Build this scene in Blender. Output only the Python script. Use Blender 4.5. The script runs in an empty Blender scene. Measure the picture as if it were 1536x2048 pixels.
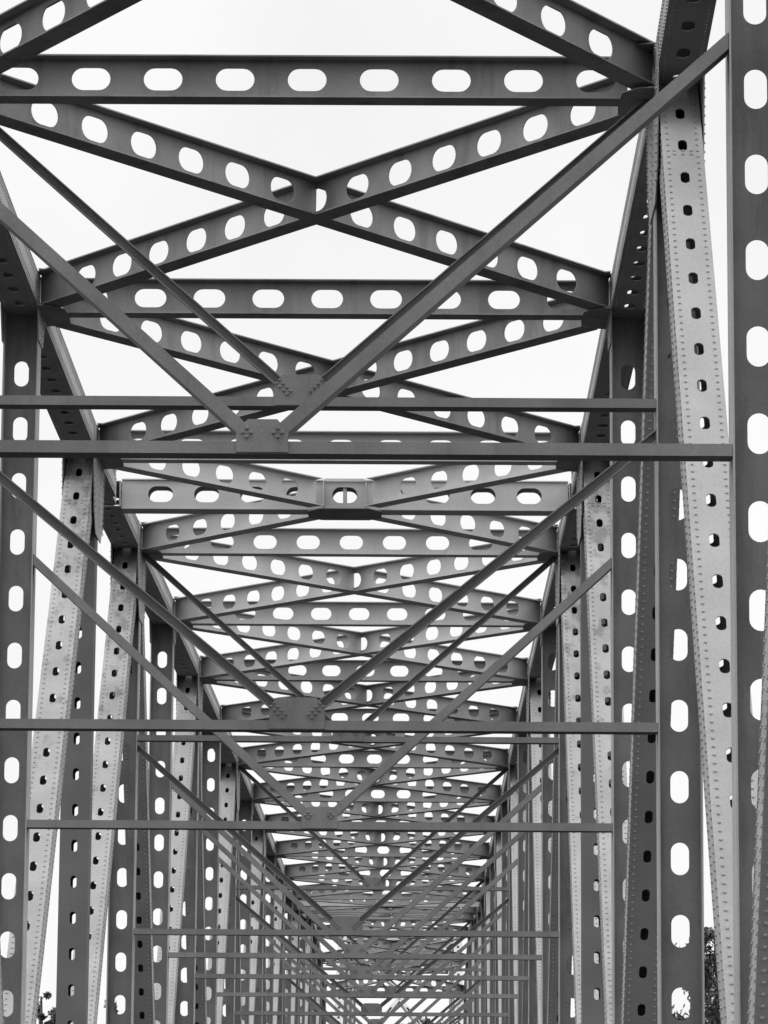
import bpy, math, random
from mathutils import Vector, Matrix, noise
random.seed(7)
S = bpy.context.scene
C = S.collection
V = Vector

# ------------------------------------------------------------------ layout
CAMX, CAMZ = 1.283, 1.70
F = 7505.93 / 1536.0
PITCH, YAW, ROLL = 0.177619, -0.010018, 0.007387
Y0, P = 39.135, 9.2647          # distance of panel point 0, panel length
HX = 4.0                        # half the distance between the two trusses
ZT = 11.364 + CAMZ              # underside of the top struts
DZ = {-3: 4.6, -2: 2.85, -1: 1.2, 0: .185, 1: -.035, 2: -.211, 3: -.135, 4: -.038, 5: .046, 6: .097, 7: .098,
      8: .075, 9: .040, 10: .012, 11: -.033, 12: -.100, 13: .03, 14: .40, 15: .98, 16: .85, 17: .05, 18: -1.1}
ZB = -0.5 + CAMZ                # centre of the bottom chord
SH = 0.44                      # depth of top struts
def ny(n): return Y0 + n * P
def hx(n): return HX + (.022 if n < -.5 else 0)
def nz(n):
    if n in DZ: return ZT + DZ[n]
    a = math.floor(n); t = n - a
    return ZT + DZ[a] * (1 - t) + DZ[a + 1] * t

# ------------------------------------------------------------------ materials
def new_mat(name):
    m = bpy.data.materials.new(name); m.use_nodes = True
    return m, m.node_tree.nodes, m.node_tree.links, m.node_tree.nodes['Principled BSDF']
def grey(v): return (v, v, v, 1)
def steel(name, base, var=.12, rough=.55, stain=.35, stain_scale=1.0, thresh=.62, metal=0.0, runoff=False):
    m, N, L, b = new_mat(name)
    g = N.new('ShaderNodeNewGeometry')
    n1 = N.new('ShaderNodeTexNoise'); n1.inputs['Scale'].default_value = 1.3; n1.inputs['Detail'].default_value = 6
    L.new(g.outputs['Position'], n1.inputs['Vector'])
    mp = N.new('ShaderNodeMapping'); mp.inputs['Scale'].default_value = (5.5, 5.5, .9)
    L.new(g.outputs['Position'], mp.inputs['Vector'])
    n2 = N.new('ShaderNodeTexNoise'); n2.inputs['Scale'].default_value = stain_scale; n2.inputs['Detail'].default_value = 8
    n2.inputs['Roughness'].default_value = .65
    L.new(mp.outputs[0], n2.inputs['Vector'])
    n3 = N.new('ShaderNodeTexNoise'); n3.inputs['Scale'].default_value = 60; n3.inputs['Detail'].default_value = 3
    L.new(g.outputs['Position'], n3.inputs['Vector'])
    r1 = N.new('ShaderNodeMapRange'); r1.inputs[1].default_value = .3; r1.inputs[2].default_value = .7
    r1.inputs[3].default_value = base * (1 - var); r1.inputs[4].default_value = base * (1 + var)
    L.new(n1.outputs[0], r1.inputs[0])
    r2 = N.new('ShaderNodeMapRange'); r2.inputs[1].default_value = thresh; r2.inputs[2].default_value = thresh + .12
    r2.inputs[3].default_value = 1.0; r2.inputs[4].default_value = 1 - stain
    if not runoff: L.new(n2.outputs[0], r2.inputs[0])
    if runoff:      # stains gather under the joints at the top of the members
        sp = N.new('ShaderNodeSeparateXYZ'); L.new(g.outputs['Position'], sp.inputs[0])
        rz = N.new('ShaderNodeMapRange')
        for i, q in zip((1, 2, 3, 4), (7.0, 12.0, 0.0, .13)): rz.inputs[i].default_value = q
        L.new(sp.outputs['Z'], rz.inputs[0])
        ad = N.new('ShaderNodeMath'); ad.operation = 'ADD'; L.new(n2.outputs[0], ad.inputs[0]); L.new(rz.outputs[0], ad.inputs[1])
        L.new(ad.outputs[0], r2.inputs[0])
    r3 = N.new('ShaderNodeMapRange'); r3.inputs[1].default_value = .3; r3.inputs[2].default_value = .7
    r3.inputs[3].default_value = .9; r3.inputs[4].default_value = 1.1
    L.new(n3.outputs[0], r3.inputs[0])
    a = N.new('ShaderNodeMath'); a.operation = 'MULTIPLY'; L.new(r1.outputs[0], a.inputs[0]); L.new(r2.outputs[0], a.inputs[1])
    c = N.new('ShaderNodeMath'); c.operation = 'MULTIPLY'; L.new(a.outputs[0], c.inputs[0]); L.new(r3.outputs[0], c.inputs[1])
    cc = N.new('ShaderNodeCombineColor')
    for i in range(3): L.new(c.outputs[0], cc.inputs[i])
    L.new(cc.outputs[0], b.inputs['Base Color'])
    rr = N.new('ShaderNodeMapRange'); rr.inputs[3].default_value = rough - .1; rr.inputs[4].default_value = rough + .12
    L.new(n2.outputs[0], rr.inputs[0]); L.new(rr.outputs[0], b.inputs['Roughness'])
    b.inputs['Specular IOR Level'].default_value = 0.0
    b.inputs['Metallic'].default_value = metal
    bp = N.new('ShaderNodeBump'); bp.inputs['Strength'].default_value = .12; bp.inputs['Distance'].default_value = .004
    L.new(n3.outputs[0], bp.inputs['Height']); L.new(bp.outputs[0], b.inputs['Normal'])
    return m
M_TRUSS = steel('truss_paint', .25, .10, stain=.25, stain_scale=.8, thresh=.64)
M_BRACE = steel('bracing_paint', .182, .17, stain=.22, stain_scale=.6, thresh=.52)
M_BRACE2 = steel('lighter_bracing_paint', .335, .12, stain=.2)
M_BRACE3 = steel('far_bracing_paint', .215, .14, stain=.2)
M_OLD = steel('weathered_truss_paint', .26, .16, stain=.38, stain_scale=.9, thresh=.60, runoff=True)
def simple(name, base, var, scale, rough=.8):
    m, N, L, b = new_mat(name)
    g = N.new('ShaderNodeNewGeometry')
    n1 = N.new('ShaderNodeTexNoise'); n1.inputs['Scale'].default_value = scale; n1.inputs['Detail'].default_value = 6
    L.new(g.outputs['Position'], n1.inputs['Vector'])
    r1 = N.new('ShaderNodeMapRange'); r1.inputs[1].default_value = .3; r1.inputs[2].default_value = .7
    r1.inputs[3].default_value = base * (1 - var); r1.inputs[4].default_value = base * (1 + var)
    L.new(n1.outputs[0], r1.inputs[0])
    cc = N.new('ShaderNodeCombineColor')
    for i in range(3): L.new(r1.outputs[0], cc.inputs[i])
    L.new(cc.outputs[0], b.inputs['Base Color']); b.inputs['Roughness'].default_value = rough
    b.inputs['Specular IOR Level'].default_value = .1
    return m
M_ROAD = simple('asphalt', .022, .25, 12)
M_LINE = simple('road_marking_paint', .6, .15, 30, .6)
M_WATER = simple('river_water', .01, .2, .05, .6)
M_LAND = simple('grassy_bank', .02, .35, .08)
M_LEAF = simple('leaves', .09, .5, 3, .6)
M_BARK = simple('bark', .06, .4, 8, .9)
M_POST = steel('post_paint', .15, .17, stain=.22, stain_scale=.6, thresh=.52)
M_BOXPOST = steel('box_post_paint', .11, .12, stain=.15)
M_BAR = steel('sway_bracing_paint', .148, .18, stain=.10, stain_scale=1.2, thresh=.52)
M_DECK = steel('grimy_deck_steel', .07, .3, stain=.4)
M_CONC = simple('concrete', .2, .15, 1.5, .85)

# ------------------------------------------------------------------ mesh helpers
class MB:
    def __init__(s): s.v = []; s.f = []
    def add(s, vs, fs, M=None):
        o = len(s.v)
        if M is not None: vs = [M @ V(p) for p in vs]
        s.v += [tuple(p) for p in vs]; s.f += [tuple(i + o for i in f) for f in fs]
    def box(s, a, b, M=None):
        x0, y0, z0 = a; x1, y1, z1 = b
        vs = [(x0, y0, z0), (x1, y0, z0), (x1, y1, z0), (x0, y1, z0), (x0, y0, z1), (x1, y0, z1), (x1, y1, z1), (x0, y1, z1)]
        s.add(vs, [(0, 3, 2, 1), (4, 5, 6, 7), (0, 1, 5, 4), (1, 2, 6, 5), (2, 3, 7, 6), (3, 0, 4, 7)], M)
    def prism(s, poly, t0, t1, M=None):      # polygon in x,y ; thickness in z
        n = len(poly)
        vs = [(x, y, t0) for x, y in poly] + [(x, y, t1) for x, y in poly]
        fs = [tuple(reversed(range(n))), tuple(range(n, 2 * n))] + [(i, (i + 1) % n, n + (i + 1) % n, n + i) for i in range(n)]
        s.add(vs, fs, M)
    def rivet(s, p, nrm=1, r=.018, h=.013, M=None):   # dome rising along +z*nrm from p
        x, y, z = p; k = 6
        vs = [(x + r * math.cos(i * math.pi / 3), y + r * math.sin(i * math.pi / 3), z) for i in range(k)]
        vs += [(x + .6 * r * math.cos(i * math.pi / 3), y + .6 * r * math.sin(i * math.pi / 3), z + nrm * h) for i in range(k)]
        fs = [(i, (i + 1) % k, k + (i + 1) % k, k + i) for i in range(k)] + [tuple(range(k, 2 * k))]
        if nrm < 0: fs = [tuple(reversed(f)) for f in fs]
        s.add(vs, fs, M)
    def plate(s, L0, L1, w, holes, a, b, t, M=None, v0=0.0):
        """plate along x from L0 to L1, width w in y (centred v0), thickness t in z, stadium holes length a (along x) x b"""
        segs = []; cur = L0
        ng = 24
        hs = [h for h in sorted(holes) if h - a * .5 - .03 > L0 and h + a * .5 + .03 < L1]
        for i, h in enumerate(hs):
            lo = cur if i == 0 else None
            nxt = hs[i + 1] if i + 1 < len(hs) else None
            x0 = max(h - a * .75, L0) if i == 0 else max(h - a * .75, (hs[i - 1] + h) / 2)
            x1 = min(h + a * .75, L1) if nxt is None else min(h + a * .75, (h + nxt) / 2)
            if x0 > cur + 1e-6: segs.append((cur, x0, None))
            segs.append((x0, x1, h)); cur = x1
        if cur < L1 - 1e-6: segs.append((cur, L1, None))
        y0, y1 = v0 - w / 2, v0 + w / 2; z0, z1 = -t / 2, t / 2
        for xa, xb, h in segs:
            if h is None:
                vs = [(xa, y0, z0), (xb, y0, z0), (xb, y1, z0), (xa, y1, z0), (xa, y0, z1), (xb, y0, z1), (xb, y1, z1), (xa, y1, z1)]
                s.add(vs, [(0, 3, 2, 1), (4, 5, 6, 7), (0, 1, 5, 4), (2, 3, 7, 6)], M); continue
            A = []
            Rr = min(a, b) / 2; hh = max(a, b) / 2 - Rr
            for i in range(11):
                q = -math.pi / 2 + math.pi * i / 10
                for sg in (1, -1):
                    ex, ey = sg * (hh + Rr * math.cos(q)), sg * Rr * math.sin(q)
                    if a <= b: ex, ey = -ey, ex
                    A.append(math.atan2(ey, ex) % (2 * math.pi))
            for cx, cy in ((xb - h, y1 - v0), (xa - h, y1 - v0), (xa - h, y0 - v0), (xb - h, y0 - v0)):
                A.append(math.atan2(cy, cx) % (2 * math.pi))
            A.sort()
            A2 = []
            for q in A:
                if not A2 or q - A2[-1] > 1e-3: A2.append(q)
            A = A2
            inn = []; out = []
            lng = a > b
            R = (b if lng else a) / 2; half = (a / 2 - R) if lng else (b / 2 - R)
            for q in A:
                cx, cy = math.cos(q), math.sin(q)
                ux, uy = (abs(cx), abs(cy)) if lng else (abs(cy), abs(cx))
                # straight side?
                r = R / uy if uy > 1e-9 else 1e9
                if r * ux > half:
                    bb = half * ux; disc = bb * bb - (half * half - R * R)
                    r = bb + math.sqrt(max(disc, 0))
                inn.append((h + r * cx, v0 + r * cy))
                tx = ((xb - h) if cx > 0 else (xa - h)) / cx if abs(cx) > 1e-9 else 1e9
                ty = (w / 2) / abs(cy) if abs(cy) > 1e-9 else 1e9
                r = min(tx, ty); out.append((h + r * cx, v0 + r * cy))
            n = len(A)
            vs = [(x, y, z1) for x, y in out] + [(x, y, z1) for x, y in inn] + [(x, y, z0) for x, y in out] + [(x, y, z0) for x, y in inn]
            fs = []
            for i in range(n):
                j = (i + 1) % n
                fs.append((i, j, n + j, n + i)); fs.append((2 * n + j, 2 * n + i, 3 * n + i, 3 * n + j))
                fs.append((n + i, n + j, 3 * n + j, 3 * n + i))
                if abs(out[i][1] - out[j][1]) < 1e-6: fs.append((j, i, 2 * n + i, 2 * n + j))
            s.add(vs, fs, M)
        # end caps
        for x, f in ((L0, (0, 1, 2, 3)), (L1, (3, 2, 1, 0))):
            s.add([(x, y0, z0), (x, y0, z1), (x, y1, z1), (x, y1, z0)], [f], M)
    def mesh(s, name, mat):
        me = bpy.data.meshes.new(name); me.from_pydata(s.v, [], s.f); me.materials.append(mat); me.update()
        return me

def thing(name, label, cat, loc=(0, 0, 0), group=None):
    o = bpy.data.objects.new(name, None); C.objects.link(o); o.location = loc
    o['label'] = label; o['category'] = cat
    if group: o['group'] = group
    return o
def obj(name, me, parent=None, M=None, kind=None, label=None):
    o = bpy.data.objects.new(name, me); C.objects.link(o)
    if M is None: M = Matrix.Identity(4)
    if parent is not None:
        o.parent = parent
        if parent.type == 'EMPTY': M = Matrix.Translation(-parent.location) @ M
    o.matrix_basis = M
    if kind: o['kind'] = kind
    if label: o['label'] = label
    return o
def frame(p, u, up):      # x axis along u, z axis close to 'up'
    u = u.normalized(); y = up.cross(u).normalized(); z = u.cross(y).normalized()
    M = Matrix((u, y, z)).transposed().to_4x4(); M.translation = p
    return M
CACHE = {}
def cached(key, fn):
    if key not in CACHE: CACHE[key] = fn()
    return CACHE[key]

# ------------------------------------------------------------------ members
T = .014
FB = .30
def web_beam(name, parent, p, q, holes, a=.42, b=.25, h=SH, fb=FB, mat=None, zup=V((0, 0, 1)), ws=0):
    """I beam: p,q are the ends of its underside; web vertical, holes at distances from p"""
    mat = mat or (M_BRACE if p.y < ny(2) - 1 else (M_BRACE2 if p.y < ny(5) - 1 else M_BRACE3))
    u = q - p; L = u.length
    Mx = frame(p, u, zup)
    key = ('ib', round(L, 2), tuple(round(x, 2) for x in holes), a, b, h, fb, mat.name, ws)
    def mk():
        w = MB(); R = Matrix(((1, 0, 0, 0), (0, 0, 1, 0), (0, 1, 0, h / 2), (0, 0, 0, 1)))
        w.plate(ws, L, h - .002, holes, a, b, T, R)
        return w.mesh(name + '_web', mat)
    def fl(z):
        def g():
            w = MB(); w.box((0, -fb / 2, z - .008), (L, fb / 2, z + .008)); return w.mesh(name + '_flange', mat)
        return g
    o = obj(name, cached(key, mk), parent, Mx)
    obj('flange', cached(key + ('t',), fl(h + .008)), o); obj('flange', cached(key + ('b',), fl(-.008)), o)
    return o

def post(parent, x, n, bottom=ZB - .3, kind='i'):
    top = nz(n) - .01; y = ny(n); L = top - bottom
    Mx = frame(V((x, y, top)), V((0, 0, -1)), V((0, -1, 0)))   # x axis down, z axis toward the camera side, y axis = across
    if kind == 'i':
        off = {0: .667, 1: .807, 3: .597, -1: .737}.get(n, .74); pitch = .724 if n == -1 else .75
        hs = [off + pitch * k for k in range(40) if off + pitch * k < L - .4]
        key = ('post', round(L, 1), off, pitch)
        def mk():
            w = MB(); w.plate(0, L, .43, hs, .34, .19, T); return w.mesh('post_web', M_POST)
        o = obj('post', cached(key, mk), parent, Mx)
        for s in (-1, 1):
            def g():
                w = MB(); w.box((0, s * .222 - .008, -.2), (L, s * .222 + .008, .2)); return w.mesh('post_flange', M_TRUSS)  # paler truss paint than the web: side light put into the flange colour
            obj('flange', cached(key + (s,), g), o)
    else:
        hs = [.55 + .55 * k for k in range(60) if .55 + .55 * k < L - .4]
        key = ('bpost', round(L, 1))
        def mk():
            w = MB()
            for s in (-1, 1): w.box((0, s * .217 - .007, -.2), (L, s * .217 + .007, .2))
            return w.mesh('box_post_sides', M_BOXPOST)
        o = obj('post', cached(key, mk), parent, Mx, label='box post with small slots in both faces')
        for s in (-1, 1):
            def g():
                w = MB(); w.plate(0, L, .45, hs, .185, .092, T, Matrix.Translation((0, 0, s * .208))); return w.mesh('slotted_plate', M_BOXPOST)
            obj('cover_plate', cached(key + (s,), g), o)

def box_member(name, parent, p, q, pitch, hl, hw, up, depth=.50, wid=.42, mat=None, rv=.1, off=.9, cov='cover_plate', label=None, ends=(0, 0)):
    """riveted box: two solid side plates (normal = +-y local) and two perforated cover plates (normal = +-z local)"""
    mat = mat or M_TRUSS
    u = q - p; L = u.length; Mx = frame(p, u, up)
    hs = [off + pitch * k for k in range(80) if off + pitch * k < L - .3]
    key = (name, round(L, 1), pitch, hl, depth, wid, mat.name, rv, off)
    def mk():
        w = MB()
        for s in (-1, 1):
            w.box((0, s * wid / 2 - .008, -depth / 2), (L, s * wid / 2 + .008, depth / 2))
            if rv:
                R = Matrix.Translation((0, s * (wid / 2 + .008), 0)) @ Matrix(((1, 0, 0, 0), (0, 0, s, 0), (0, 1, 0, 0), (0, 0, 0, 1)))
                for e, yy in enumerate((-depth / 2 + .04, -depth / 2 + .10, depth / 2 - .04, depth / 2 - .10)):
                    k = int((L - .2) / rv)
                    for i in range(k):
                        w.rivet((.1 + i * rv + (rv / 2 if e % 2 else 0), yy, 0), 1, M=R)
        return w.mesh(name + '_sides', mat)
    o = obj(name, cached(key, mk), parent, Mx, label=label)
    for s in (-1, 1):
        def g():
            w = MB(); w.plate(0, L, wid + .03, hs, hl, hw, .012, Matrix.Translation((0, 0, s * (depth / 2 + .007))))
            if rv:
                k = int((L - .2) / rv)
                for yy in (-wid / 2 + .045, wid / 2 - .045):
                    for i in range(k): w.rivet((.1 + i * rv, yy, s * (depth / 2 + .013)), s)
                for xx in (.9 + .28, .9 + .34):
                    for yy in (-.09, 0, .09): w.rivet((xx + .02, yy, s * (depth / 2 + .013)), s)
            return w.mesh(name + '_cover', mat)
        obj(cov, cached(key + (s,), g), o)
    return o

def bar(name, parent, p, q, h=.13, d=.22, style='flat', mat=None, label=None):
    """light channel in a transverse frame, p,q: centre line ends on the camera side face"""
    mat = mat or M_BAR
    u = q - p; L = u.length
    Mx = frame(p, u, V((0, -1, 0)))     # z local toward -y (camera)
    cut = -Mx[0][1] / Mx[0][0] if abs(Mx[0][0]) > .2 else 0
    key = ('bar', name, round(L, 2), h, d, style, round(cut, 2), mat.name)
    def mk():
        w = MB()
        if style == 'flat':
            w.box((0, -h / 2, -.014), (L, h / 2, 0))
            for s in (-1, 1): w.box((0, s * (h / 2 - .006) - .006, -d), (L, s * (h / 2 - .006) + .006, -.0145))
        else:
            w.box((0, -h / 2, -d), (L, h / 2, -d + .014))
            for s in (-1, 1): w.box((0, s * (h / 2 - .006) - .006, -d + .0145), (L, s * (h / 2 - .006) + .006, 0))
        w.v = [(x + y * cut if x > L - .001 else x, y, z) for x, y, z in w.v]
        return w.mesh(name, mat)
    return obj(name, cached(key, mk), parent, Mx, label=label)

def sway_frame(parent, n, zs, zv, style, gw=.42, gh=.23, riv='sq', sh=.10, sd=.24):
    """strut across at height zs, V braces from its middle up to the posts at height zv"""
    y = ny(n) - .20; X = hx(n) - .235
    bar('sway_strut', parent, V((-X, y, zs)), V((X, y, zs)), sh, sd)
    d = V((X - .30, 0, zv - (zs + .2))); 
    for s in (-1, 1):
        a = V((s * (gw / 2 - .09), y + .004, zs + gh - .075)); b = V((s * X, y + .004, zv))
        bar('sway_brace', parent, a, b, .105, .22 if style == 'flat' else .07, style)
    w = MB(); yy = y - .012
    g0, g1, c = gw / 2, gh, .09
    M = Matrix(((1, 0, 0, 0), (0, 0, 1, yy), (0, 1, 0, zs), (0, 0, 0, 1)))
    poly = [(-g0, -sh / 2 + .01), (g0, -sh / 2 + .01), (g0, g1 - c + .02), (g0 - c, g1 + .04), (-g0 + c, g1 + .04), (-g0, g1 - c + .02)]
    w.prism(poly, -.0, .011, M)
    pts = []
    for s in (-1, 1):
        if riv == 'sq': pts += [(s * (g0 - .085 + dx), g1 - .07 + dy) for dx, dy in ((0, .035), (0, -.035), (.035, 0), (-.035, 0))]
        else: pts += [(s * (g0 - .05 - .04 * k + (.035 if r else 0)), g1 - .02 - .04 * k - (.035 if r else 0)) for k in range(4) for r in (0, 1)]
    for px, pz in pts:
        w.rivet((px, pz, -.0), -1, r=.017, h=.02, M=M)
    obj('gusset_plate', w.mesh('sway_gusset', M_BAR), parent)
    # end plates at the posts
    for s in (-1, 1):
        if style != 'open' or zv > zs + 3: continue
        M2 = Matrix(((s, 0, 0, s * (X - .001)), (0, 0, 1, y - .014), (0, 1, 0, zv), (0, 0, 0, 1)))
        w2 = MB(); w2.prism([(-.30, -.02), (-.2, -.14), (0, -.20), (0, .34), (-.22, .34)], 0, .01, M2)
        for k in range(4): w2.rivet((-.06 - .045 * k, -.02 - .03 * k, 0), -1, r=.014, h=.012, M=M2)
        obj('gusset_plate', w2.mesh('end_gusset', M_BAR), parent)

def node_gussets(parent, n, apex):
    y = ny(n); z = nz(n)
    # vertical plates on both faces of each truss
    for sx in (-1, 1):
        for s in (-1, 1):
            x = sx * HX + s * .242
            if apex: poly = [(-.95, SH), (.95, SH), (1.0, .02), (.78, -.95), (.45, -1.25), (-.45, -1.25), (-.78, -.95), (-1.0, .02)]
            else: poly = [(-.45, SH), (.45, SH), (.5, 0), (.24, -.42), (-.24, -.42), (-.5, 0)]
            key = ('ng', apex, s)
            def mk():
                w = MB(); M = Matrix(((0, 0, 1, 0), (1, 0, 0, 0), (0, 1, 0, 0), (0, 0, 0, 1)))
                w.prism(poly, -.007, .007, M)
                rp = [(a, b) for b in ((SH - .05, .05, -.02) if not apex else (SH - .05, .1, .03, -.05)) for a in [(-.85 + .1 * k) for k in range(18)] if apex or abs(a) < .4]
                if apex:
                    for k in range(11):
                        t = k / 10.
                        for e in (0, .09, .18):
                            for q in (-1, 1): rp.append((q * (.9 - .16 * t - e * .8), -.12 - .95 * t + e * .2))
                    for k in range(10): rp += [(-.12, -.15 - .1 * k), (.12, -.15 - .1 * k)]
                else:
                    for k in range(4): rp += [(-.12, -.08 - .1 * k), (.12, -.08 - .1 * k)]
                for a, b in rp: w.rivet((a, b, s * .007), s, M=M)
                return w.mesh('truss_gusset', M_TRUSS)
            obj('gusset_plate', cached(key, mk), parent, Matrix.Translation((x, y, z)))
    # horizontal plates under and over the lateral bracing
    for sx in (-1, 1):
        for zz in (-.023, SH + .023):
            key = ('hg', sx, zz < 0)
            def mk():
                w = MB(); w.prism([(sx * a, b) for a, b in ((0, -.62), (.16, -.58), (.34, -.40), (.36, 0), (.34, .40), (.16, .58), (0, .62))][::sx], -.006, .006)
                return w.mesh('lateral_gusset', M_BRACE)
            obj('gusset_plate', cached(key, mk), parent, Matrix.Translation((-sx * -1 * 0 + (-HX + .255 if sx > 0 else HX - .255), y, z + zz)))

def strut(parent, n):
    X = HX - .52; z = nz(n); y = ny(n)
    web_beam('top_strut', parent, V((-X, y, z)), V((X, y, z)), [X + .025 + .78 * k for k in range(-4, 5)])

def laterals(parent, n, m=None, gap=.0):
    """X between panel points n and n+1: one beam right through, the other in two arms"""
    z0, z1 = nz(n), nz(n + 1); y0, y1 = ny(n), ny(n + 1)
    def pt(x, t): return V((x, y0 + (y1 - y0) * t, z0 + (z1 - z0) * t))
    def at(sgn, t): return pt(sgn * (-HX + 2 * HX * t), t)
    full = (at(1, 1) - at(1, 0)).length
    e = .06; e2 = .034
    # arms of the split beam (near left to far right)
    c = gap if gap else .008 / full
    A0, A1 = at(1, e), at(1, .5 - c)
    L = (A1 - A0).length
    web_beam('lateral_beam', parent, A0, A1, [L + c * full - (.60 + .78 * k) for k in range(7)], a=.42, b=.28)
    A0, A1 = at(1, .5 + c), at(1, 1 - e2)
    web_beam('lateral_beam', parent, A0, A1, [-c * full + .82 + .80 * k for k in range(7)], a=.42, b=.28, ws=0 if gap else .26)
    if gap:
        B0, B1 = at(-1, e), at(-1, .5 - c)
        web_beam('lateral_beam', parent, B0, B1, [(B1 - B0).length + c * full - (.60 + .78 * k) - .25 for k in range(7)], a=.42, b=.28)
        B0, B1 = at(-1, .5 + c), at(-1, 1 - e2)
        web_beam('lateral_beam', parent, B0, B1, [-c * full + .82 + .80 * k for k in range(7)], a=.42, b=.28)
    else:
        B0, B1 = at(-1, e), at(-1, 1 - e2)
        L = (.5 - e) * full * 2
        web_beam('lateral_beam', parent, B0, B1, [L / 2 + .78 * k + (.02 if k > 0 else 0) for k in range(-7, 8)], a=.42, b=.28)
        # cover plate under the crossing
    if gap:
        w = MB(); w.prism([(-.62, -.3), (-.4, -.55), (.4, -.55), (.62, -.3), (.62, .3), (.4, .55), (-.4, .55), (-.62, .3)], -.006, .006)
        obj('gusset_plate', w.mesh('crossing_plate', M_BRACE), parent, Matrix.Translation(pt(0, .5) + V((0, 0, -.05))))

def chord(parent, a, b, wid=.45, label=None, mat=None):
    """top chord between panel coordinates a and b on both trusses"""
    for sx in (-1, 1):
        p = V((sx * hx(a), ny(a), nz(a) + SH / 2)); q = V((sx * hx(b), ny(b), nz(b) + SH / 2))
        box_member('top_chord', parent, p, q, .70, .26, .14, V((0, 0, 1)), depth=SH - .03, wid=wid, rv=.09 if wid > .4 else 0, off=.35, mat=mat, label=label)

def diagonal(parent, nt, nb, mat=None, label=None):
    """from the top at nt to the bottom at nb, both trusses"""
    for sx in (-1, 1):
        p = V((sx * hx(nt), ny(nt), nz(nt) + .22)); q = V((sx * (hx(nb) + (.075 if sx < 0 else .005)), ny(nb), ZB))
        u = (q - p).normalized(); up = V((1, 0, 0)).cross(u)
        if up.y > 0: up = -up
        p2 = p + u * .35
        box_member('diagonal', parent, p2, q, .55, .185, .095, up, depth=.46, wid=.40, rv=.10, off=.55, mat=mat)

def bottom(parent, a, b):
    for sx in (-1, 1):
        w = MB(); x = sx * HX
        y0, y1 = ny(a), ny(b)
        w.box((x - .23, y0, ZB - .25), (x + .23, y1, ZB + .23))
        obj('bottom_chord', w.mesh('bottom_chord', M_DECK), parent)
    n = math.ceil(a - 1e-6)
    while n <= b + 1e-6:
        w = MB(); y = ny(n)
        w.box((-HX - .2, y - .012, -1.5), (HX + .2, y + .012, -.32)); w.box((-HX - .2, y - .2, -1.53), (HX + .2, y + .2, -1.501)); w.box((-HX - .2, y - .2, -.319), (HX + .2, y + .2, -.29))
        obj('floor_beam', w.mesh('floor_beam', M_DECK), parent)
        for sx in (-1, 1):
            w = MB(); w.box((sx * HX - .24, y - .5, -1.5), (sx * HX - .225, y + .5, ZB - .26)); w.box((sx * HX + .225, y - .5, -1.5), (sx * HX + .24, y + .5, ZB - .26))
            obj('hanger_plate', w.mesh('hanger_plate', M_DECK), parent)
        n += 1
    w = MB()
    for x in (-3, -1.5, 0, 1.5, 3): w.box((x - .1, ny(a), -.7 if 0 else -.285), (x + .1, ny(b), -.262))
    obj('stringer', w.mesh('stringer', M_DECK), parent)
    for sx in (-1, 1):
        w = MB()
        for zz in (.45, .75): w.box((sx * 3.55 - .03, ny(a), zz), (sx * 3.55 + .03, ny(b), zz + .12))
        k = int((ny(b) - ny(a)) / 2.3)
        for i in range(k): w.box((sx * 3.66 - .06, ny(a) + .6 + 2.3 * i, .02), (sx * 3.66 + .06, ny(a) + .72 + 2.3 * i, .9))
        obj('guard_rail', w.mesh('guard_rail', M_DECK), parent)

# ------------------------------------------------------------------ the spans
near = thing('truss_span', 'nearest bridge span whose top chord rises towards the viewer, large slotted beams overhead', 'bridge span', (0, ny(0), 0), 'spans of the steel truss bridge')
mid = thing('truss_span', 'long middle bridge span beginning behind the paired slotted crossbeam with square centre box', 'bridge span', (0, ny(7), 0), 'spans of the steel truss bridge')
far = thing('truss_span', 'far bridge span with tightly stacked overhead beams just above the bright opening', 'bridge span', (0, ny(15), 0), 'spans of the steel truss bridge')
BIG = (0, 3, 7, 11, 15)
def owner(n): return near if n < 2.5 else (mid if n < 12.5 else far)
for n in range(-2, 19):
    o = owner(n)
    apex = (n % 2 == 0 and n <= 2) or (n % 2 == 1 and n >= 3)
    for sx in (-1, 1): post(o, sx * hx(n), n, kind='box' if n in (2, ) else 'i')
    node_gussets(o, n, apex)
    strut(o, n)
    d = DZ[n]
    if n in BIG:
        y = ny(n)
        zm = 7.99 + CAMZ + d
        sway_frame(o, n, zm, nz(n) + .0, 'open', gw=.55, gh=.25, riv='dia')
        zl = 4.54 + CAMZ + d
        sway_frame(o, n, zl, 7.74 + CAMZ + d * .5, 'open', gw=.58, gh=.25, riv='dia')
    elif n not in (2, -2):
        if n == -1: sway_frame(o, n, 5.85 + CAMZ, 9.28 + CAMZ, 'flat', gw=.42, gh=.19)
        else: sway_frame(o, n, 4.59 + CAMZ + d, 8.02 + CAMZ + d * .5, 'flat', gw=.46, gh=.2)
    if n < 18 and n not in (2, 12): laterals(o, n)
laterals(near, 2, gap=.06)
laterals(far, 12, gap=.06)
for n in range(-2, 2): chord(near, n, n + 1)
chord(near, 2, 2.36); chord(near, 2.36, 2.44, wid=.34, label='narrow tongue of the chord at the expansion joint')
chord(mid, 2.46, 3)
for n in range(3, 12): chord(mid, n, n + 1)
chord(mid, 12, 12.54); chord(far, 12.56, 13)
for n in range(13, 18): chord(far, n, n + 1)
for nt, nb in ((-2, -1), (0, -1), (0, 1), (2, 1)): diagonal(near, nt, nb, mat=M_OLD if nt == 2 else None)
diagonal(mid, 3, 2, mat=M_OLD); diagonal(mid, 3, 4)
for n in (5, 7, 9, 11): diagonal(mid, n, n - 1); diagonal(mid, n, n + 1)
for n in (13, 15, 17): diagonal(far, n, n - 1); diagonal(far, n, n + 1)
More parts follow.
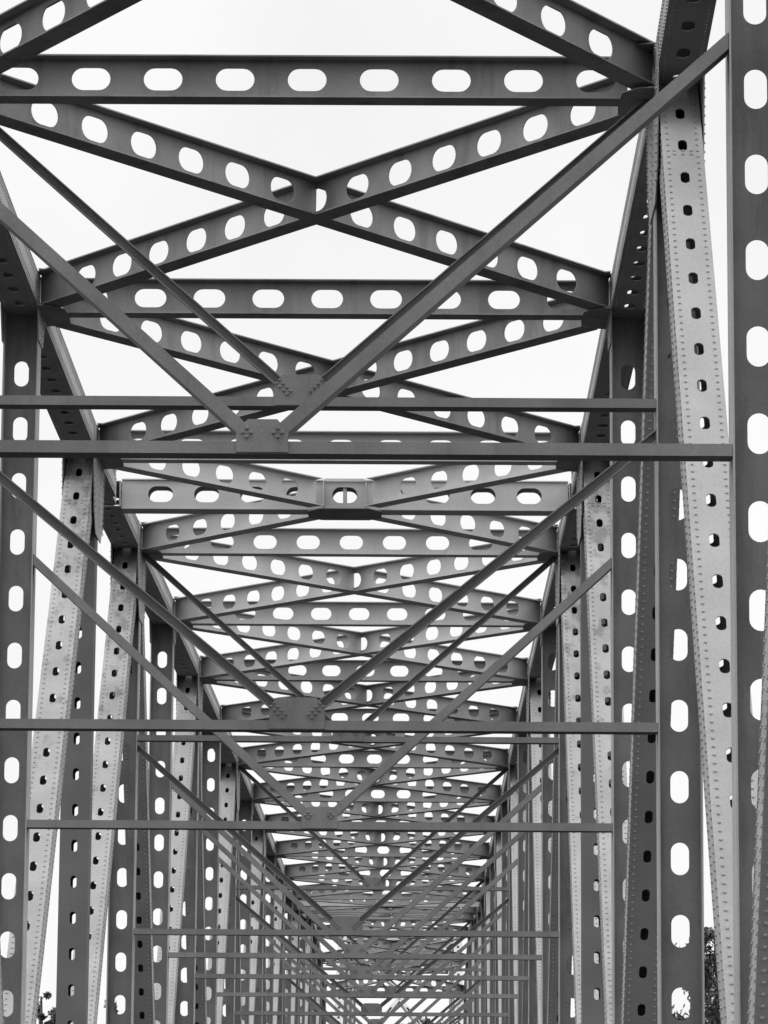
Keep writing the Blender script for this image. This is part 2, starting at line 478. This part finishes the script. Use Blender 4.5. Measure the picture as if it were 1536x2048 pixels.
bottom(near, -6, 2.45); bottom(mid, 2.47, 12.5); bottom(far, 12.52, 19)

def portal(parent, n):
    """double crossbeam with slotted webs at mid panel"""
    y = ny(n); z = nz(n); X = HX - .245; h = .47; d = .40
    w = MB()
    hs = [.775 * k for k in range(-4, 5)]
    R = Matrix(((1, 0, 0, 0), (0, 0, -1, 0), (0, 1, 0, h / 2), (0, 0, 0, 1)))
    w.plate(-X, X, h, hs, .42, .27, T, Matrix.Translation((0, -d / 2, 0)) @ R)
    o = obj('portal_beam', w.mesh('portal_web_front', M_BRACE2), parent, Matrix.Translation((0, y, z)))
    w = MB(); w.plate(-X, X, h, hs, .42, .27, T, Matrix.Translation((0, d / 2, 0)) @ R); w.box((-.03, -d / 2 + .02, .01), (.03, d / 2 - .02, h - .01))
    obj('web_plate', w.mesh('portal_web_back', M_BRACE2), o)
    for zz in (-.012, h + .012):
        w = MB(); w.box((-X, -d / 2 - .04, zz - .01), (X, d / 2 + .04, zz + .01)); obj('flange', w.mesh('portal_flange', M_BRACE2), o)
    # centre box where the laterals meet
    w = MB()
    for s in (-1, 1): w.box((s * .355 - .008, -d / 2 - .26, .0), (s * .355 + .008, -d / 2 - .012, h))
    w.box((-.33, -d / 2 - .24, h - .045), (.33, -d / 2 - .225, h + .005)); w.box((-.33, -d / 2 - .1, .0), (.33, -d / 2 - .085, .04))
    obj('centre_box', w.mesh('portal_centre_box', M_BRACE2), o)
portal(near, 2.5 if False else 2.497); portal(far, 12.5)

# end posts of the far span, sloping down to the deck beyond
for sx in (-1, 1):
    p = V((sx * HX, ny(18), nz(18) + .2)); q = V((sx * HX, ny(19), ZB))
    u = (q - p).normalized(); up = V((1, 0, 0)).cross(u); up = -up if up.y > 0 else up
    box_member('end_post', far, p, q, .7, .26, .14, up, depth=.46, wid=.45, rv=0, off=.6)

# ------------------------------------------------------------------ next bridge span beyond, its sloping portal faces the viewer
YN = 232.0
nxt = thing('truss_span', 'farthest bridge span, pale sloping end frame with a slotted portal plate low in the opening', 'bridge span', (0, YN, 0), 'spans of the steel truss bridge')
def slope(t, x): return V((x, YN + 30 * t, ZB + 17.5 * t))
uN = (slope(1, 0) - slope(0, 0)).normalized(); nN = V((1, 0, 0)).cross(uN); nN = -nN if nN.y > 0 else nN
for sx in (-1, 1):
    box_member('end_post', nxt, slope(0, sx * HX), slope(1, sx * HX), .7, .4, .16, nN, depth=.5, wid=.55, rv=0, off=.6)
def slat(name, t0, x0, t1, x1, w=.3, holes=True):
    p, q = slope(t0, x0), slope(t1, x1); u = q - p; L = u.length
    M = frame(p, u, nN); b = MB()
    b.plate(0, L, w, [.8 + 1.6 * k for k in range(12) if .8 + 1.6 * k < L - .5] if holes else [], .9, .16, .02)
    b.box((0, -w / 2, -.3), (L, -w / 2 + .02, -.011)); b.box((0, w / 2 - .02, -.3), (L, w / 2, -.011))
    obj(name, b.mesh(name, M_TRUSS), nxt, M)
X = HX - .28
slat('portal_beam', .76, -X, .76, X, .42)
slat('portal_beam', .995, -X, .995, X, .42)
for s in (-1, 1):
    slat('lateral_beam', .78, 0, .98, s * X, .3); slat('lateral_beam', .45, s * X, .74, 0, .3)
top = ZB + 17.5
for k in range(0, 6):
    y = YN + 30 + 9 * k
    for sx in (-1, 1):
        w = MB(); w.box((sx * HX - .2, y - .2, ZB), (sx * HX + .2, y + .2, top)); obj('post', w.mesh('far_post', M_POST), nxt)
        if k < 5:
            w = MB(); w.box((sx * HX - .22, y + .01, top - .01), (sx * HX + .22, y + 8.99, top + .45)); obj('top_chord', w.mesh('far_chord', M_TRUSS), nxt)
            pa, pb = (y, y + 9) if k % 2 == 0 else (y + 9, y)
            p = V((sx * HX, pa, top)); q = V((sx * HX, pb, ZB))
            u = (q - p).normalized(); up = V((1, 0, 0)).cross(u)
            box_member('diagonal', nxt, p, q, 1.1, .3, .14, up, depth=.4, wid=.4, rv=0, off=.6)
    web_beam('top_strut', nxt, V((-X, y, top)), V((X, y, top)), [X + .8 * j for j in range(-4, 5)])
    sz = top - 6.5
    if k % 2: bar('sway_strut', nxt, V((-X, y, sz)), V((X, y, sz)), .25, .25)
    if k < 5:
        for s in (-1, 1): web_beam('lateral_beam', nxt, V((s * -X, y + .4, top)), V((s * X, y + 8.6, top + .001 * s)), [1.0 + .8 * j for j in range(13)], fb=.2)
for sx in (-1, 1):
    w = MB(); w.box((sx * HX - .23, YN, ZB - .25), (sx * HX + .23, YN + 75, ZB + .23)); obj('bottom_chord', w.mesh('bottom_chord', M_TRUSS), nxt)

# ------------------------------------------------------------------ piers, road, land, water
def pier(y, label):
    t = thing('bridge_pier', label, 'pier', (0, y, -12), 'concrete bridge piers')
    w = MB(); w.prism([(-5.6, -1.2), (5.6, -1.2), (6.4, 0), (5.6, 1.2), (-5.6, 1.2), (-6.4, 0)], -14, -3.0)
    obj('shaft', w.mesh('pier_shaft', M_CONC), t, Matrix.Translation((0, y, 0)))
    w = MB(); w.box((-6.2, -1.5, -2.995), (6.2, 1.5, -2.0)); obj('cap', w.mesh('pier_cap', M_CONC), t, Matrix.Translation((0, y, 0)))
pier(ny(-4), 'concrete pier under the nearest bridge span'); pier(ny(17), 'concrete pier under the far bridge span'); pier(YN - 4, 'concrete pier between the far and farthest bridge spans')
w = MB(); w.box((-3.5, -60, -.26), (3.5, 900, 0)); obj('road', w.mesh('road', M_ROAD), None, None, 'structure')
w = MB()
for k in range(0, 90): w.box((-.06, -40 + 9 * k, .004), (.06, -37 + 9 * k, .006))
for s in (-1, 1): w.box((s * 3.2 - .05, -60, .004), (s * 3.2 + .05, 800, .006))
obj('road_markings', w.mesh('road_markings', M_LINE), None, None, 'structure')
w = MB(); w.box((-3000, -3000, -12.5), (3000, 3000, -12.0)); obj('river', w.mesh('river', M_WATER), None, None, 'structure')
def bank(name, x0, x1, y0, y1, zt):
    nx, nyy = 40, 24; vs = []; fs = []
    for j in range(nyy + 1):
        for i in range(nx + 1):
            x = x0 + (x1 - x0) * i / nx; y = y0 + (y1 - y0) * j / nyy
            e = min(i, nx - i, j, nyy - j) / 3.0
            z = -13 + (zt + 13) * min(1, e) + (noise.noise(V((x * .02, y * .02, 3))) * 1.2 if e > 0 else 0)
            vs.append((x, y, z))
    for j in range(nyy):
        for i in range(nx):
            a = j * (nx + 1) + i; fs.append((a, a + 1, a + nx + 2, a + nx + 1))
    w = MB(); w.add(vs, fs); o = obj(name, w.mesh(name, M_LAND), None, None, 'structure')
bank('far_bank_terrain', -900, 900, 320, 1100, -.8)
bank('right_bank_terrain', 7.5, 160, 120, 230, -5.5)
bank('left_bank_terrain', -170, -8, 120, 230, -5.5)

# ------------------------------------------------------------------ trees
def tree(x, y, zg, h, r, label, group=None, leaves=9000, leaf=.16, cone=.5, clumps=60, seed=1, crown_from=.25):
    rnd = random.Random(seed)
    t = thing('tree', label, 'tree', (x, y, zg), group)
    w = MB(); segs = 10; prev = None
    def tube(pts, rads, k=7):
        o = len(w.v)
        for p, rr in zip(pts, rads):
            for i in range(k): w.v.append((p[0] + rr * math.cos(6.283 * i / k), p[1] + rr * math.sin(6.283 * i / k), p[2]))
        for j in range(len(pts) - 1):
            for i in range(k): w.f.append((o + j * k + i, o + j * k + (i + 1) % k, o + (j + 1) * k + (i + 1) % k, o + (j + 1) * k + i))
    tube([(.12 * math.sin(j), .1 * math.cos(j * 1.3), h * j / 9 * .98) for j in range(10)], [.02 * h * (1 - j / 10) + .015 for j in range(10)])
    cl = []
    for c in range(clumps):
        u = rnd.random() ** .8
        zz = h * (crown_from + (1 - crown_from) * u)
        rad = r * ((1 - u) ** cone) * (.35 + .65 * rnd.random()) + .12
        a = rnd.random() * 6.283
        p = V((rad * math.cos(a), rad * math.sin(a), zz))
        cl.append((p, (.16 + .2 * rnd.random()) * r * (1.15 - u * .7)))
        b0 = V((0, 0, max(0, zz - rad * .7)))
        tube([b0, b0.lerp(p, .5) + V((0, 0, .1)), p], [.035, .02, .008], 4)
    obj('trunk', w.mesh('tree_trunk', M_BARK), t, Matrix.Translation((x, y, zg)))
    g = MB()
    for i in range(leaves):
        p, cr = cl[rnd.randrange(len(cl))]
        d = V((rnd.gauss(0, 1), rnd.gauss(0, 1), rnd.gauss(0, .8))) * cr * .5
        c = p + d; s = leaf * (.6 + .8 * rnd.random())
        a = V((rnd.gauss(0, 1), rnd.gauss(0, 1), rnd.gauss(-.4, 1))).normalized(); b = a.cross(V((rnd.random(), rnd.random(), rnd.random()))).normalized()
        g.add([c - a * s, c + b * s * .38, c + a * s, c - b * s * .38], [(0, 1, 2, 3)])
    obj('crown', g.mesh('tree_crown', M_LEAF), t, Matrix.Translation((x, y, zg)))
tree(13.8, 160, -5.5, 18.1, 3.2, 'tall leafy tree seen right of the broad perforated post at lower right', leaves=11000, leaf=.135, cone=.5, clumps=70, seed=3)
tree(-14.75, 160, -5.5, 15.3, 1.0, 'small round-headed treetop at the bottom left edge between two pale diagonals', leaves=5000, leaf=.12, cone=.3, clumps=24, seed=5, crown_from=.6)
tree(-12.0, 162, -5.5, 15.1, 1.1, 'treetop behind the large perforated post at the lower left, right of the other treetop', leaves=5000, leaf=.12, cone=.5, clumps=24, seed=8, crown_from=.5)
for i, (x, y, h, r) in enumerate(((-5, 345, 16, 6), (7, 352, 15.5, 6), (1.5, 372, 18, 7), (-14, 360, 13, 6), (17, 365, 13, 6))):
    tree(x, y, -.8, h, r, ('dark tree at the end of the road, left of the middle', 'dark tree at the end of the road, right of the middle', 'tallest dark tree beyond the end of the road',
         'low dark tree farthest left past the end of the road', 'low dark tree farthest right past the end of the road')[i], 'trees beyond the end of the bridge', leaves=7000, leaf=.5, cone=.5, clumps=60, seed=20 + i, crown_from=.1)

# ------------------------------------------------------------------ sky and sun
world = bpy.data.worlds.new('World'); S.world = world; world.use_nodes = True
N = world.node_tree.nodes; L = world.node_tree.links
bg = N['Background']
sky = N.new('ShaderNodeTexSky'); sky.sky_type = 'NISHITA'; sky.sun_disc = False
SUN_EL, SUN_AZ = math.radians(70), math.radians(200)
sky.sun_elevation = SUN_EL; sky.sun_rotation = SUN_AZ
bw = N.new('ShaderNodeRGBToBW'); L.new(sky.outputs[0], bw.inputs[0])
tc = N.new('ShaderNodeTexCoord'); sep = N.new('ShaderNodeSeparateXYZ'); L.new(tc.outputs['Generated'], sep.inputs[0])
def mr(inp, a, b, c, d, interp='SMOOTHSTEP'):
    m = N.new('ShaderNodeMapRange'); m.interpolation_type = interp
    for i, v in zip((1, 2, 3, 4), (a, b, c, d)): m.inputs[i].default_value = v
    L.new(inp, m.inputs[0]); return m.outputs[0]
def mth(op, a, b):
    m = N.new('ShaderNodeMath'); m.operation = op
    for i, v in enumerate((a, b)):
        if isinstance(v, (int, float)): m.inputs[i].default_value = v
        else: L.new(v, m.inputs[i])
    return m.outputs[0]
SKY_LOW, SKY_HIGH, SKY_BACK, SKY_SIDE = .93, 3.3, 1.0, 3.8
up = mr(sep.outputs['Z'], .42, .95, SKY_LOW, SKY_HIGH)
back = mr(sep.outputs['Y'], -.75, .25, SKY_BACK, 1.0)
ax = mth('ABSOLUTE', sep.outputs['X'], 0)
side = mr(ax, .5, .97, 1.0, SKY_SIDE)
low = mr(sep.outputs['Z'], -.02, .0, .12, 1.0)
cl = N.new('ShaderNodeTexNoise'); cl.inputs['Scale'].default_value = 5; cl.inputs['Detail'].default_value = 5; L.new(tc.outputs['Generated'], cl.inputs[0])
clo = mr(cl.outputs[0], .3, .7, .945, 1.045)
v = mth('MULTIPLY', mth('MULTIPLY', mth('MULTIPLY', up, back), mth('MULTIPLY', side, low)), clo)
v = mth('ADD', v, mth('MULTIPLY', bw.outputs[0], .004))
cc = N.new('ShaderNodeCombineColor')
for i in range(3): L.new(v, cc.inputs[i])
L.new(cc.outputs[0], bg.inputs[0]); bg.inputs[1].default_value = 1.0
sd = bpy.data.lights.new('sun', 'SUN'); sd.energy = 1.5; sd.angle = math.radians(25); sd.color = (1, 1, 1)
so = bpy.data.objects.new('sun', sd); C.objects.link(so)
so.rotation_euler = V((math.sin(SUN_AZ) * math.cos(SUN_EL), math.cos(SUN_AZ) * math.cos(SUN_EL), math.sin(SUN_EL))).to_track_quat('Z', 'Y').to_euler()

# ------------------------------------------------------------------ camera
cam = bpy.data.cameras.new('camera'); co = bpy.data.objects.new('camera', cam); C.objects.link(co)
fw = V((math.sin(YAW) * math.cos(PITCH), math.cos(YAW) * math.cos(PITCH), math.sin(PITCH)))
rt = V((math.cos(YAW), -math.sin(YAW), 0)); upv = rt.cross(fw)
r2 = rt * math.cos(ROLL) + upv * math.sin(ROLL); u2 = -rt * math.sin(ROLL) + upv * math.cos(ROLL)
M = Matrix((r2, u2, -fw)).transposed().to_4x4(); M.translation = V((CAMX, 0, CAMZ)); co.matrix_world = M
cam.sensor_fit = 'HORIZONTAL'; cam.sensor_width = 36; cam.lens = F * 36; cam.clip_start = .1; cam.clip_end = 6000
S.camera = co
S.view_settings.view_transform = 'Standard'; S.view_settings.look = 'None'; S.view_settings.exposure = 0; S.view_settings.gamma = 1
S.cycles.max_bounces = 6; S.cycles.diffuse_bounces = 2
